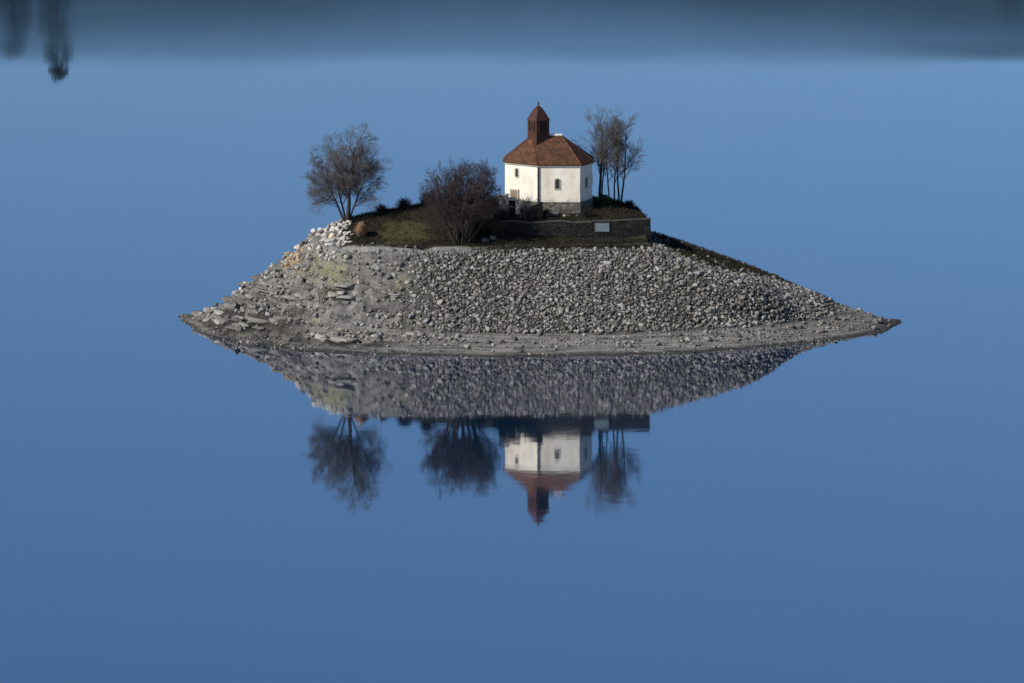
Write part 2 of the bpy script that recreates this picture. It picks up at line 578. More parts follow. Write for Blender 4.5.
# rough left flank: ledges of bedded rock, gullies
led = Z / 1.05 + 1.1 * fbm(GX * 0.06, GY * 0.10, 31, 4)
fr_ = led - np.floor(led)
Zled = 1.05 * (np.floor(led) + sst(0.35, 0.65, fr_) - led)
Z = Z + Zled * 1.0 * leftm * land * (1 - plateau) * sst(0.3, 1.2, Z)
Z = Z + leftm * (1 - plateau) * land * (0.75 * fbm(GX * .22, GY * .22, 4, 5) + 0.42 * fbm(GX * 1.1, GY * 1.1, 44, 3) - 0.75 * np.clip(0.16 - np.abs(fbm(GX * .16, GY * .4 + Z * .2, 46, 4)), 0, 1) / 0.16 * sst(-.2, .2, fbm(GX * .1, GY * .1, 47, 2)))
# beach and right-hand spit: fine terraces of old water levels
rb = (1 - leftm) * land * (1 - sst(1.8, 3.0, Z))
lv = Z / 0.28 + 0.5 * fbm(GX * .08, GY * .08, 71, 3)
Z = Z + rb * 0.28 * 0.7 * (np.floor(lv) + sst(0.2, 0.7, lv - np.floor(lv)) - lv)
Z = Z + land * (1 - plateau) * (0.09 * fbm(GX * .9, GY * .9, 5, 4)) + plateau * np.where(nearwall, 0.04, 0.14) * fbm(GX * .7, GY * .7, 6, 4)
shore_wob = np.exp(-(Z / 0.6) ** 2)
Z = Z + shore_wob * (0.26 * fbm(GX * .22, GY * .22, 8, 4) + 0.16 * fbm(GX * .9, GY * .9, 18, 3))


gxx, gyy = np.gradient(Z, RES)
ground_slope = np.hypot(gxx, gyy)


def ground(X, Y):
    i = np.clip((np.asarray(X) - gx[0]) / RES, 0, len(gx) - 2); j = np.clip((np.asarray(Y) - gy[0]) / RES, 0, len(gy) - 2)
    a = np.floor(i).astype(int); b = np.floor(j).astype(int); u = i - a; v = j - b
    return (Z[a, b] * (1 - u) + Z[a + 1, b] * u) * (1 - v) + (Z[a, b + 1] * (1 - u) + Z[a + 1, b + 1] * u) * v


def gz(X, Y): return float(ground(X, Y))


ni, nj = Z.shape
verts = np.stack([GX, GY, Z], -1).reshape(-1, 3)
idx = np.arange(ni * nj).reshape(ni, nj)
q = np.stack([idx[:-1, :-1], idx[1:, :-1], idx[1:, 1:], idx[:-1, 1:]], -1).reshape(-1, 4)
keep = Z.reshape(-1)[q].max(1) > -2.3
island = mesh_obj('island_ground', verts, q[keep], M['ground'], None, True)
tag(island, kind='structure')

n1 = fbm(GX * .25, GY * .25, 21, 4)
EY = np.interp(GX, edge[:, 0], edge[:, 1])
wp = sst(300, 350, PX) * (1 - sst(640, 655, PX))
path = wp * sst(-0.5, 0.2, GY - EY) * (1 - sst(2.2, 3.2, GY - EY + 0.8 * n1)) * (1 - sst(9.9, 10.2, Z)) * sst(8.9, 9.3, Z)
path = np.maximum(path, 0)
pathvis = path * (1 - 0.9 * sst(440, 500, PX + 25 * n1))
grass = np.maximum(sst(9.75, 10.0, Z + 0.15 * n1), wp * sst(2.4, 3.2, GY - EY + 0.8 * n1) * (Z > 9)) * sst(338, 352, PX + 10 * n1)
grass = np.maximum(grass, sst(470, 520, PX + 20 * n1) * path)
rs = sst(650, 658, PX) * (1 - sst(828, 846, PX)) * sst(0.958, 0.985, Z / np.maximum(rZ(GX), 0.5) + 0.02 * n1) * (GY > -14)   # dark turf along the right-hand crest
grass = np.maximum(grass, rs)
lush = grass * sst(376, 388, PX + 6 * n1) * (1 - sst(424, 436, PX + 8 * n1)) * sst(9.8, 10.0, Z) * (1 - sst(11.3, 11.7, Z + 0.5 * n1))
bank = (1 - leftm) * (1 - rs) * sst(1.2, 1.7, Z) * (1 - sst(9.3, 9.6, Z)) * (1 - sst(826, 850, PX))
beach = (1 - sst(1.25, 1.6, Z + 0.2 * n1)) * np.maximum(0.75, 1 - leftm)
spit = sst(812, 838, PX + 8 * n1)
beach = np.maximum(beach, spit)
mud_shade = leftm * sst(-0.12, 0.04, fbm(GX * 0.10, Z * 1.1 + GY * 0.10, 61, 4) - 0.02 - 0.25 * sst(1.5, 5.0, Z)) * sst(0.1, 0.5, Z) * (1 - sst(6, 8, Z)) * 0.95 * (0.4 + 0.6 * sst(-.2, .2, fbm(GX * .5, GY * .5, 63, 3)))  # dark clefts of the left flank painted in along with mud
tip_shade = (1 - sst(0.8, 1.5, Z + 0.6 * n1)) * (1 - sst(235, 300, PX + 14 * n1)) * (1 - sst(-9, -5, GY - fY(GX) - 8))  # shade low under the left tip, painted as dark ground
wet = 1 - sst(0.10, 0.28, Z + 0.06 * n1)
spitdark = sst(850, 885, PX + 10 * n1 + 12 * fbm(Z * 2.0, GX * .05, 77, 2)) * 0.8
streak = leftm * (1 - sst(285, 330, PX + 20 * n1)) * sst(0.02, 0.12, fbm(GX * .09, Z * 1.9 + GY * .06, 131, 4)) * sst(0.2, 0.5, Z) * (1 - sst(2.0, 3.2, Z)) * 0.9  # streaks of painted cleft shade near the left shore
mud_shade = np.maximum(mud_shade, streak)
mud_shade = np.maximum(np.maximum(np.maximum(mud_shade, tip_shade), wet * 0.85), spitdark)
moss = leftm * (1 - plateau) * sst(-0.25, 0.1, fbm(GX * .5 + 5, GY * .5, 88, 3)) * np.maximum.reduce(
    [np.exp(-((PX - cx_) / rx_) ** 2 - ((Z - cz_) / rz_) ** 2) for cx_, rx_, cz_, rz_ in ((330, 22, 7.0, 1.6), (404, 9, 6.2, 1.0), (327, 10, 1.6, 0.8))]) * 1.3
ochre = leftm * np.exp(-((PX - 292) / 16) ** 2) * np.exp(-((Z - 7.0) / 1.0) ** 2) * sst(-.25, 0.05, fbm(GX * .8, GY * .8, 90, 3))
for nm, a in (('grass', grass), ('lush', lush), ('path', pathvis), ('bank', bank), ('beach', beach), ('mud_shade', mud_shade), ('moss', moss), ('ochre', ochre)):
    at = island.data.attributes.new(nm, 'FLOAT', 'POINT')
    at.data.foreach_set('value', np.clip(a, 0, 1).astype(np.float32).ravel())

# ------------------------------------------------------------------ lake and far shore
wm = mesh_obj('lake_water', [(-4000, -1500, 0), (4000, -1500, 0), (4000, 4200, 0), (-4000, 4200, 0)], [(0, 1, 2, 3)], M['water'])
tag(wm, kind='structure')

hx = np.linspace(-3600, 3600, 241); hy = np.linspace(560, 4100, 120)
HX, HY = np.meshgrid(hx, hy, indexing='ij')
crest = 113 + 8 * sst(60, 260, HX) + 4 * sst(-60, -220, HX) + 3.0 * fbm(HX * .012, HX * 0, 3, 4) + 60 * sst(500, 2500, np.abs(HX))
HZ = np.interp(HY, [560, 700, 1500, 2200, 4100], [-0.12, 0.0, 1.0, 0.75, 0.4]) * crest
HZ = HZ + np.clip(HZ, 0, 8) * 0.5 * fbm(HX * .02, HY * .02, 5, 4)
hid = np.arange(HX.size).reshape(HX.shape)
hq = np.stack([hid[:-1, :-1], hid[1:, :-1], hid[1:, 1:], hid[:-1, 1:]], -1).reshape(-1, 4)
tag(mesh_obj('hills', np.stack([HX, HY, HZ], -1).reshape(-1, 3), hq, M['hill'], None, True), kind='structure')


def headland(name, cx, cy, rx, ry, h, seed):
    a = np.linspace(-1.15, 1.15, 90)
    U, V = np.meshgrid(a, a, indexing='ij')
    r = np.sqrt(U * U + V * V) + 0.10 * fbm(U * 3, V * 3, seed, 3)
    z = h * (1 - sst(0.15, 1.0, r)) * (1 + 0.25 * fbm(U * 5, V * 5, seed + 3, 4)) - 1.0 * sst(0.9, 1.0, r)
    i = np.arange(U.size).reshape(U.shape)
    qq = np.stack([i[:-1, :-1], i[1:, :-1], i[1:, 1:], i[:-1, 1:]], -1).reshape(-1, 4)
    o = mesh_obj(name, np.stack([cx + U * rx, cy + V * ry, z], -1).reshape(-1, 3), qq, M['hill'], None, True)
    tag(o, kind='structure')
    return lambda x, y: h * float(1 - sst(0.15, 1.0, math.hypot((x - cx) / rx, (y - cy) / ry)))


HL = headland('headland', -150, 680, 140, 100, 27, 3)
HR = headland('headland', 155, 640, 95, 85, 28, 8)

# ------------------------------------------------------------------ stones
def ico(sub):
    bm = bmesh.new()
    bmesh.ops.create_icosphere(bm, subdivisions=sub, radius=1.0)
    v = np.array([x.co[:] for x in bm.verts]); f = np.array([[y.index for y in x.verts] for x in bm.faces])
    bm.free()
    return v, f


IV, IF = ico(2)


def rock_shape(seed):
    r = np.random.default_rng(seed)
    v = IV.copy()
    for _ in range(13):                         # cut flat facets
        n = r.normal(size=3); n /= np.linalg.norm(n)
        d = r.uniform(0.42, 0.8)
        h = v @ n
        v = v - np.outer(np.clip(h - d, 0, None), n)
    v += r.normal(size=v.shape) * 0.025
    v /= np.abs(v).max()
    return v * np.array([1.0, r.uniform(0.7, 0.95), r.uniform(0.55, 0.85)])


SHAPES = [rock_shape(k) for k in range(14)]


def rotm(r):
    a, b, c = r.uniform(0, 2 * math.pi), r.uniform(-0.7, 0.7), r.uniform(-0.7, 0.7)
    return np.array((Matrix.Rotation(a, 3, 'Z') @ Matrix.Rotation(b, 3, 'X') @ Matrix.Rotation(c, 3, 'Y')))


def stones_mesh(name, pts, rad, mat, sink=0.25):
    V = []; Fa = []
    for k, ((x, y, z), s) in enumerate(zip(pts, rad)):
        v = SHAPES[rng.integers(len(SHAPES))] @ rotm(rng).T * s + np.array([x, y, z - 0 + s * sink])
        V.append(v); Fa.append(IF + k * len(IV))
    return mesh_obj(name, np.concatenate(V), np.concatenate(Fa), mat)


ROCK_MESH = {}


def boulder(x, y, z, s, mat, label, group, name='boulder', sink=0.25):
    k = int(rng.integers(len(SHAPES)))
    key = (k, mat)
    if key not in ROCK_MESH:
        o = mesh_obj(name, SHAPES[k], IF, M[mat])
        ROCK_MESH[key] = o.data
    else:
        o = bpy.data.objects.new(name, ROCK_MESH[key])
        COL.objects.link(o)
    o.location = (x, y, z + s * sink)
    o.rotation_euler = (rng.uniform(-.6, .6), rng.uniform(-.6, .6), rng.uniform(0, 6.28))
    o.scale = (s, s, s)
    return tag(o, label, 'boulder', group)


def scatter(mask, spacing, jitter=0.8):
    xs = np.arange(XL, XR, spacing); ys = np.arange(front[:, 1].min(), 30, spacing * 0.8)
    A, B = np.meshgrid(xs, ys, indexing='ij')
    A = A + rng.uniform(-.5, .5, A.shape) * spacing * jitter; B = B + rng.uniform(-.5, .5, B.shape) * spacing * jitter
    A = A.ravel(); B = B.ravel()
    i = np.clip(((A - gx[0]) / RES).astype(int), 0, ni - 1); j = np.clip(((B - gy[0]) / RES).astype(int), 0, nj - 1)
    k = rng.uniform(size=len(A)) < mask[i, j]
    A = A[k]; B = B[k]
    return np.stack([A, B, ground(A, B)], 1)


bankm = (1 - leftm) * sst(1.35, 1.55, Z) * (1 - sst(9.35, 9.6, Z)) * (1 - sst(806, 834, PX + 6 * n1)) * (1 - sst(0.6, 1.6, GY - 0)) * (1 - rs * 0.97)
P = scatter(bankm * (0.80 + 0.2 * sst(-.3, .1, fbm(GX * .35, GY * .35, 102, 3))), 0.385)
rad = (0.16 + 0.26 * rng.uniform(size=len(P)) ** 1.9) * (0.85 + 0.3 * vnoise(P[:, 0] * .3, P[:, 1] * .3, 5))
order = np.argsort(-rad)
big = order[:165]; rest = order[165:]
rad[big] = np.clip(rad[big] * 1.03, 0.37, 0.52)
PS = scatter(bankm * 0.9, 0.27)
rs2 = rng.uniform(0.08, 0.17, len(PS))
tag(stones_mesh('riprap', np.concatenate([P[rest], PS]), np.concatenate([rad[rest], rs2]), M['rip']), 'mass of small grey riprap stones facing the steep bank below the terrace', 'riprap', kind='stuff')
for k in big:
    boulder(*P[k], rad[k], 'rip', 'larger grey boulder bedded among the smaller stones of the riprap bank', 'larger boulders in the riprap bank')

# loose rubble of the left flank and the beach
rub = (1 - 0.6 * np.clip(moss, 0, 1)) * (leftm * (1 - plateau) * sst(0.5, 1.2, Z) * (0.35 + 0.65 * sst(-.3, .2, fbm(GX * .3, GY * .3, 99, 3))) * (1 - 0.7 * mud_shade) * (1 - grass) * (GY < 3) + (1 - leftm) * beach * sst(0.25, 0.5, Z) * 0.10) * (1 - pathvis) * (GY < 4)
P2 = scatter(rub, 0.34)
r2 = 0.08 + 0.40 * rng.uniform(size=len(P2)) ** 3
tag(stones_mesh('rubble', P2, r2, M['rip']), 'loose grey rubble strewn over the bare left flank and beach', 'rubble', kind='stuff')
P3 = scatter(sst(-0.25, 0.0, Z) * (1 - sst(1.0, 1.5, Z)) * (0.15 + 0.6 * sst(-.1, .4, fbm(GX * .12, GY * .3, 103, 3))) * (GY < 3) * (1 - 0.8 * sst(820, 850, PX)), 0.38)
tag(stones_mesh('shingle', P3, 0.06 + 0.22 * rng.uniform(size=len(P3)) ** 3, M['rip']), 'grey shingle lying along the waterline beach', 'shingle', kind='stuff')

# tilted beds of rock cropping out of the lower left flank
bed = leftm * sst(0.45, 0.8, Z) * (1 - sst(6.5, 8.0, Z)) * (GY < 1.5) * sst(-0.1, 0.15, fbm(GX * .05, Z * .55 + GY * .1, 120, 3)) * sst(0, .5, ground_slope) * (PX < 425)
P7 = scatter(bed * 0.6, 0.85)
V7 = []; F7 = []
for k, (x, y, z) in enumerate(P7):
    a = math.atan2(*(np.array([np.interp(x + 1, front[:, 0], front[:, 1]) - np.interp(x - 1, front[:, 0], front[:, 1]), 2.0]))) + rng.normal() * 0.18
    sz = np.array([rng.uniform(0.5, 1.5), rng.uniform(0.5, 0.9), rng.uniform(0.22, 0.5)])
    v = SHAPES[rng.integers(len(SHAPES))]
    v = np.sign(v) * np.abs(v) ** 0.6 * sz
    v = v @ np.array(Matrix.Rotation(a, 3, 'Z') @ Matrix.Rotation(rng.normal() * .08 + .06, 3, 'Y') @ Matrix.Rotation(rng.normal() * .1 + .12, 3, 'X')).T
    V7.append(v + np.array([x, y, z - 0.06])); F7.append(IF + k * len(IV))
tag(mesh_obj('bedrock_outcrop', np.concatenate(V7), np.concatenate(F7), M['bedrock']), kind='structure')

# pale boulder pile on the upper left shoulder
pile = leftm * sst(292, 302, PX) * (1 - sst(346, 356, PX)) * sst(7.6, 8.4, Z) * (GY < 2) * (GY > -14) * (1 - sst(.4, .9, pathvis))
P4 = scatter(pile * 0.95, 0.70)
P4 = P4[np.argsort(P4[:, 1])]
s4 = rng.uniform(0.26, 0.50, len(P4))
o4 = np.argsort(-s4 + 0.01 * P4[:, 1])
for (x, y, z), s_ in zip(P4[o4[:75]], s4[o4[:75]]):
    boulder(x, y, z, s_, 'pale_rock', 'pale sunlit boulder heaped on the left shoulder beside the leaning bare tree', 'pale boulders heaped on the left shoulder')
# bedrock lumps along the left skyline and smaller stones filling the heap
sk = leftm * (1 - plateau) * sst(0.3, 0.8, Z) * (1 - sst(300, 306, PX)) * sst(-4.5, -2.5, GY) * (1 - sst(1.0, 2.0, GY)) * 0.8
P6 = np.concatenate([P4[o4[75:]], scatter(sk, 0.55)])
s6 = np.concatenate([s4[o4[75:]] * 0.9, rng.uniform(0.12, 0.36, len(P6) - len(o4[75:]))])
tag(stones_mesh('pale_rubble', P6, s6, M['pale_rock']), 'pale rubble scattered along the left skyline down to the water', 'rubble', kind='stuff')
po = leftm * (1 - plateau) * sst(276, 282, PX) * (1 - sst(304, 312, PX)) * sst(5.4, 6.0, Z) * (1 - sst(8.1, 8.5, Z)) * (GY < 1.5) * (GY > -7)
P5 = scatter(po * 0.9, 0.75)
for x, y, z in P5[:34]:
    boulder(x, y, z, rng.uniform(0.3, 0.5), 'ochre_rock', 'ochre tinted boulder on the left skyline below the pale boulder heap', 'ochre boulders on the left skyline')

# ------------------------------------------------------------------ chapel
CX = XX(549)
OCT = [(505, -0.3), (538.5, -3.7), (580, -3.7), (592, -0.4)]
A_, B_, C_, D_ = [(XX(p, y) , y) for p, y in OCT]
E_, F_, G_, H_ = (D_[0], 2.6), (C_[0], 5.2), (B_[0], 5.2), (A_[0], 2.4)
PLAN = [A_, B_, C_, D_, E_, F_, G_, H_]
ctr = (sum(p[0] for p in PLAN) / 8, sum(p[1] for p in PLAN) / 8)


def grow_plan(d):
    out = []
    n = len(PLAN)
    for i in range(n):
        p0 = Vector(PLAN[i - 1]); p1 = Vector(PLAN[i]); p2 = Vector(PLAN[(i + 1) % n])
        e1 = (p1 - p0).normalized(); e2 = (p2 - p1).normalized()
        n1_ = Vector((e1.y, -e1.x)); n2_ = Vector((e2.y, -e2.x))
        m = (n1_ + n2_).normalized()
        out.append(tuple(p1 + m * (d / max(0.5, m.dot(n1_)))))
    return out


EAVE = 18.35; PB = 13.9; BASE = 12.0
ch = empty('chapel', (ctr[0], ctr[1], 12.3), 'small white polygonal chapel with a brown tiled roof and wooden bell turret', 'chapel')
OFF = Vector((ctr[0], ctr[1], 12.3))


def local(mb):
    mb.v = [(v[0] - OFF.x, v[1] - OFF.y, v[2] - OFF.z) for v in mb.v]
    return mb


mb = MB(); mb.prism(PLAN, PB - 0.05, EAVE); local(mb).obj('wall', M['plaster'], ch)
mb = MB(); mb.prism(grow_plan(0.10), BASE, PB); local(mb).obj('plinth', M['plinth'], ch, 0.04)
mb = MB(); mb.ring(grow_plan(0.16), grow_plan(-0.05), EAVE - 0.30, EAVE - 0.02); local(mb).obj('cornice', M['frame'], ch)
# roof: hipped over the polygon, with overhang and thickness
RP = grow_plan(0.24)
RZ0 = EAVE - 0.03; RZ1 = 21.25
R1 = (XX(531), 0.3); R2 = (XX(562), 0.3)
vs = [(x, y, RZ0) for x, y in RP] + [(R1[0], R1[1], RZ1), (R2[0], R2[1], RZ1)] + [(x, y, RZ0 - 0.14) for x, y in RP]
fs = [(0, 1, 8), (1, 2, 9, 8), (2, 3, 9), (3, 4, 9), (4, 5, 9), (5, 6, 8, 9), (6, 7, 8), (7, 0, 8)]
fs += [(10 + i, 10 + (i + 1) % 8, (i + 1) % 8, i) for i in range(8)] + [tuple(reversed(range(10, 18)))]
mb = MB(); mb.add(vs, fs)
roof = local(mb).obj('roof', M['tiles'], ch)
mb = MB(); mb.tube((R1[0], R1[1], RZ1 + 0.07), (R2[0], R2[1], RZ1 + 0.07), 0.14); local(mb).obj('ridge_cap', M['mortar'], roof)
for i, top in ((0, R1), (1, R1), (2, R2), (3, R2), (4, R2), (5, R2), (6, R1), (7, R1)):
    mb = MB(); mb.tube((RP[i][0], RP[i][1], RZ0), (top[0], top[1], RZ1), 0.06, n=6); local(mb).obj('hip_cap', M['tiles'], roof)
# bell turret
TX = XX(538.3); TY = 0.1; hw = 0.92
tur = empty('bell_turret', (TX - OFF.x, TY - OFF.y, 20.0 - OFF.z), None, None)
tur.parent = ch; tur.rotation_euler = (0, 0, R(35))
mb = MB(); mb.box(-hw, hw, -hw, hw, -0.6, 3.1); bod = mb.obj('turret_body', M['wood'], tur, 0.03)
for sx, sy, rz in ((0, -1, 0), (-1, 0, -90), (1, 0, 90), (0, 1, 180)):
    mb = MB()
    MM = Matrix.Rotation(R(rz), 4, 'Z')
    for k in range(5):
        z = 1.95 + k * 0.2
        mb.box(-0.5, 0.5, -hw - 0.09, -hw - 0.01, z, z + 0.11, MM)
    mb.box(-0.62, -0.5, -hw - 0.10, -hw - 0.005, 1.85, 3.0, MM); mb.box(0.5, 0.62, -hw - 0.10, -hw - 0.005, 1.85, 3.0, MM)
    mb.obj('louvre', M['louvre'], tur)
mb = MB()
prof = [(0.98, 3.05), (0.98, 3.13), (0.84, 3.45), (0.60, 4.0), (0.36, 4.45), (0.12, 4.78)]
n8 = 4
vs = []; fs = []
for r_, z in prof:
    for k in range(4):
        t = math.pi / 4 + k * math.pi / 2
        vs.append((r_ * math.sqrt(2) * math.cos(t), r_ * math.sqrt(2) * math.sin(t), z))
for a in range(len(prof) - 1):
    for k in range(4):
        fs.append((a * 4 + k, a * 4 + (k + 1) % 4, a * 4 + 4 + (k + 1) % 4, a * 4 + 4 + k))
fs += [(3, 2, 1, 0), tuple(range(len(vs) - 4, len(vs)))]
mb.add(vs, fs); mb.obj('spire', M['spire'], tur)
mb = MB(); mb.tube((0, 0, 4.8), (0, 0, 5.3), 0.06); mb.tube((0, 0, 4.92), (0, 0, 5.12), 0.16, 0.12); mb.obj('finial', M['metal'], tur)
# a window on a wall face: surround, pane, bars


def window(a, b, t, zc, ww, hh, arched=True):
    p = Vector((a[0], a[1], 0)).lerp(Vector((b[0], b[1], 0)), t)
    e = (Vector((b[0], b[1], 0)) - Vector((a[0], a[1], 0))).normalized()
    nrm = Vector((e.y, -e.x, 0))
    MM = Matrix(((e.x, nrm.x, 0, p.x - OFF.x), (e.y, nrm.y, 0, p.y - OFF.y), (0, 0, 1, zc - OFF.z), (0, 0, 0, 1)))
    def outline(w_, h_):
        pts = [(-w_, -h_), (w_, -h_)]
        for k in range(9):
            an = math.pi * k / 8
            pts.append((w_ * math.cos(an), h_ - w_ + w_ * math.sin(an)))
        return pts
    po_, pi_ = outline(ww / 2 + 0.12, hh / 2 + 0.12), outline(ww / 2, hh / 2)
    n = len(po_)
    mb = MB()
    for lo, hi_ in ((0.0, 0.07),):
        vs = [MM @ Vector((x, hi_, z)) for x, z in po_] + [MM @ Vector((x, hi_, z)) for x, z in pi_] + [MM @ Vector((x, -0.02, z)) for x, z in po_] + [MM @ Vector((x, -0.02, z)) for x, z in pi_]
        fs = []
        for i in range(n):
            j = (i + 1) % n
            fs += [(j, i, n + i, n + j), (i, j, 2 * n + j, 2 * n + i), (n + j, n + i, 3 * n + i, 3 * n + j)]
        mb.add(vs, fs)
    wobj = mb.obj('window', M['frame'], ch)
    mb = MB(); mb.add([MM @ Vector((x, 0.012, z)) for x, z in pi_], [tuple(reversed(range(n)))]); mb.obj('pane', M['glass'], wobj)
    mb = MB()
    mb.box(-0.02, 0.02, 0.016, 0.04, -hh / 2, hh / 2 - 0.03, MM); mb.box(-ww / 2, ww / 2, 0.016, 0.036, -0.02, 0.02, MM)
    mb.obj('window_bar', M['metal'], wobj)


window(B_, C_, 0.455, 16.05, 0.52, 1.15)
window(A_, B_, 0.36, 17.1, 0.40, 0.95)
window(C_, D_, 0.5, 16.05, 0.5, 1.1)
window(D_, E_, 0.5, 16.05, 0.5, 1.1)
window(F_, G_, 0.5, 16.05, 0.5, 1.1)
mb = MB(); bx_, by_ = B_[0] - 0.05, B_[1] - 0.13
mb.tube((bx_, by_, PB - 1.2), (bx_, by_, EAVE - 0.3), 0.085)
for z in (14.2, 15.6, 17.0): mb.box(bx_ - .12, bx_ + .12, by_ - .04, by_ + .13, z, z + .06)
local(mb).obj('downpipe', M['metal'], ch)
# door on the left-hand face
p = Vector((A_[0], A_[1], 0)).lerp(Vector((B_[0], B_[1], 0)), 0.30)
e = (Vector((B_[0], B_[1], 0)) - Vector((A_[0], A_[1], 0))).normalized(); nr = Vector((e.y, -e.x, 0))
MM = Matrix(((e.x, nr.x, 0, p.x - OFF.x), (e.y, nr.y, 0, p.y - OFF.y), (0, 0, 1, PB - 0.9 - OFF.z), (0, 0, 0, 1)))
mb = MB(); mb.box(-0.5, 0.5, 0.10, 0.16, 0, 2.0, MM); dr = mb.obj('door', M['door'], ch)
mb = MB(); mb.box(-0.64, -0.5, 0.0, 0.20, 0, 2.15, MM); mb.box(0.5, 0.64, 0.0, 0.20, 0, 2.15, MM); mb.box(-0.5, 0.5, 0.0, 0.20, 2.0, 2.15, MM); mb.obj('door_frame', M['frame'], dr)
mb = MB(); mb.box(0.34, 0.40, 0.16, 0.22, 0.95, 1.1, MM); mb.obj('handle', M['metal'], dr)

# ------------------------------------------------------------------ walls, steps, panel
def wall_run(name, pts, th, z0, z1, mat, copmat, label, cat='wall', cop=0.14):
    """masonry wall along a plan polyline, with a coping; z1 may vary per point"""
    root = empty(name, (pts[0][0], pts[0][1], z0), label, cat)
    O = Vector((pts[0][0], pts[0][1], z0))
    zs = z1 if isinstance(z1, (list, tuple)) else [z1] * len(pts)
    def strip(half, lo, hi):
        n = len(pts); L_ = []; R_ = []
        for i, p in enumerate(pts):
            p = Vector(p)
            d1 = (p - Vector(pts[i - 1])).normalized() if i else None
            d2 = (Vector(pts[i + 1]) - p).normalized() if i < n - 1 else None
            d = ((d1 or d2) + (d2 or d1)).normalized()
            nn = Vector((-d.y, d.x)); sc = 1 / max(0.4, nn.dot(Vector((-(d2 or d1).y, (d2 or d1).x))))
            L_.append(p + nn * half * sc); R_.append(p - nn * half * sc)
        vs = []
        for i in range(n):
            a, b = lo(i), hi(i)
            vs += [(L_[i].x - O.x, L_[i].y - O.y, a - z0), (R_[i].x - O.x, R_[i].y - O.y, a - z0), (R_[i].x - O.x, R_[i].y - O.y, b - z0), (L_[i].x - O.x, L_[i].y - O.y, b - z0)]
        fs = []
        for i in range(n - 1):
            k = 4 * i; m_ = k + 4
            for s in range(4):
                t_ = (s + 1) % 4
                fs.append((k + s, m_ + s, m_ + t_, k + t_))
        fs += [(0, 1, 2, 3), (4 * n - 1, 4 * n - 2, 4 * n - 3, 4 * n - 4)]
        m2 = MB(); m2.add(vs, fs)
        return m2
    strip(th / 2, lambda i: z0, lambda i: zs[i] - cop).obj('masonry', mat, root)
    strip(th / 2 + 0.06, lambda i: zs[i] - cop, lambda i: zs[i]).obj('coping', copmat, root, 0.03)
    return root


def subdiv(a, b, n):
    return [(a[0] + (b[0] - a[0]) * k / n, a[1] + (b[1] - a[1]) * k / n) for k in range(n)]


xs = XX(592, -8)
run1 = subdiv((WX0, WY), (xs, WY), 6) + [(xs, WY)]
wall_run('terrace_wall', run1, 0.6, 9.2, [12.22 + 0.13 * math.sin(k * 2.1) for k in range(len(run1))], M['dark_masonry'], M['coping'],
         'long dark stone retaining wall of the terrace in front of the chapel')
run2 = [(xs + 0.05, WY - 0.12)] + subdiv((xs + 3, WY - 0.1), (WX1, WY + 0.3), 3) + [(WX1, WY + 0.3), (WX1 + 0.1, WY + 2.5), (WX1 - 0.3, WY + 5.0)]
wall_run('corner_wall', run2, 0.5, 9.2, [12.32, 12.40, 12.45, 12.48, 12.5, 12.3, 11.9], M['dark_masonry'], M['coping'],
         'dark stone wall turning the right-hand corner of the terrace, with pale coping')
# panel on the wall
pn = empty('information_panel', (XX(602, WY), WY - 0.42, 11.05), 'pale blue grey panel fixed on the dark terrace wall at its right', 'panel')
mb = MB(); mb.box(-0.82, 0.82, -0.03, 0.03, 0.0, 1.0); mb.obj('board', M['panel'], pn, 0.02)
mb = MB()
for a in ((-0.88, 0.88, -0.06, 1e-3), (-0.88, 0.88, 0.999, 1.06)): mb.box(a[0], a[1], -0.045, 0.035, a[2], a[3])
for x in (-0.88, 0.82): mb.box(x, x + 0.06, -0.045, 0.035, 0.001, 0.999)
mb.obj('panel_frame', M['metal'], pn)
mb = MB()
for x in (-0.6, 0.6): mb.box(x - 0.03, x + 0.03, 0.03, 0.16, 0.2, 0.8)
mb.obj('bracket', M['metal'], pn)

# pale entrance wall left of the chapel, with a gateway
ew = empty('entrance_wall', (XX(509, -4.2), -4.2, 12.2), 'pale stone wall with a narrow dark gateway at the left foot of the chapel', 'wall')
mb = MB()
mb.box(-1.2, -0.05, -0.3, 0.3, 0, 2.55); mb.box(0.75, 1.35, -0.3, 0.3, 0, 2.15); mb.box(-0.05, 0.75, -0.3, 0.3, 1.95, 2.30)
mb.obj('masonry', M['masonry'], ew, 0.05)
mb = MB(); mb.box(-1.28, 0.06, -0.38, 0.38, 2.55, 2.72); mb.obj('coping', M['mortar'], ew, 0.03)
mb = MB(); mb.box(-0.05, 0.75, 0.05, 0.12, 0.0, 1.95)
for k in range(5): mb.box(-0.03 + k * 0.16, 0.01 + k * 0.16, -0.02, 0.05, 0.1, 1.85)
mb.obj('gate', M['louvre'], ew)
# stair with side wall and rail
st = empty('stone_steps', (XX(530, -6), -6.0, 12.3), 'short dark flight of stone steps climbing to the chapel plinth', 'steps')
mb = MB()
for k in range(7): mb.box(-1.3 + k * 0.36, 1.3, -0.55, 0.9, k * 0.21, k * 0.21 + 0.21)
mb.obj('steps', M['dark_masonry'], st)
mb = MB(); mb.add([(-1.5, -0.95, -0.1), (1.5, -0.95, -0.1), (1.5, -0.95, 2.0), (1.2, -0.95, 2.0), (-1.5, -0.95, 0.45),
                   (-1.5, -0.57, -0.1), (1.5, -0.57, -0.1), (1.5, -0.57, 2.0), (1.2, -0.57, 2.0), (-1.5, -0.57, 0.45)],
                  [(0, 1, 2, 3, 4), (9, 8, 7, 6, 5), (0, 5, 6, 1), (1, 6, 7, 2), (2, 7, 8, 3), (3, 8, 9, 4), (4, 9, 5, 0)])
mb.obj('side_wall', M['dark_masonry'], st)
rl = empty('handrail', (XX(522.5, -7.2), -7.2, 12.3), 'thin grey metal railing with two posts at the foot of the steps', 'railing')
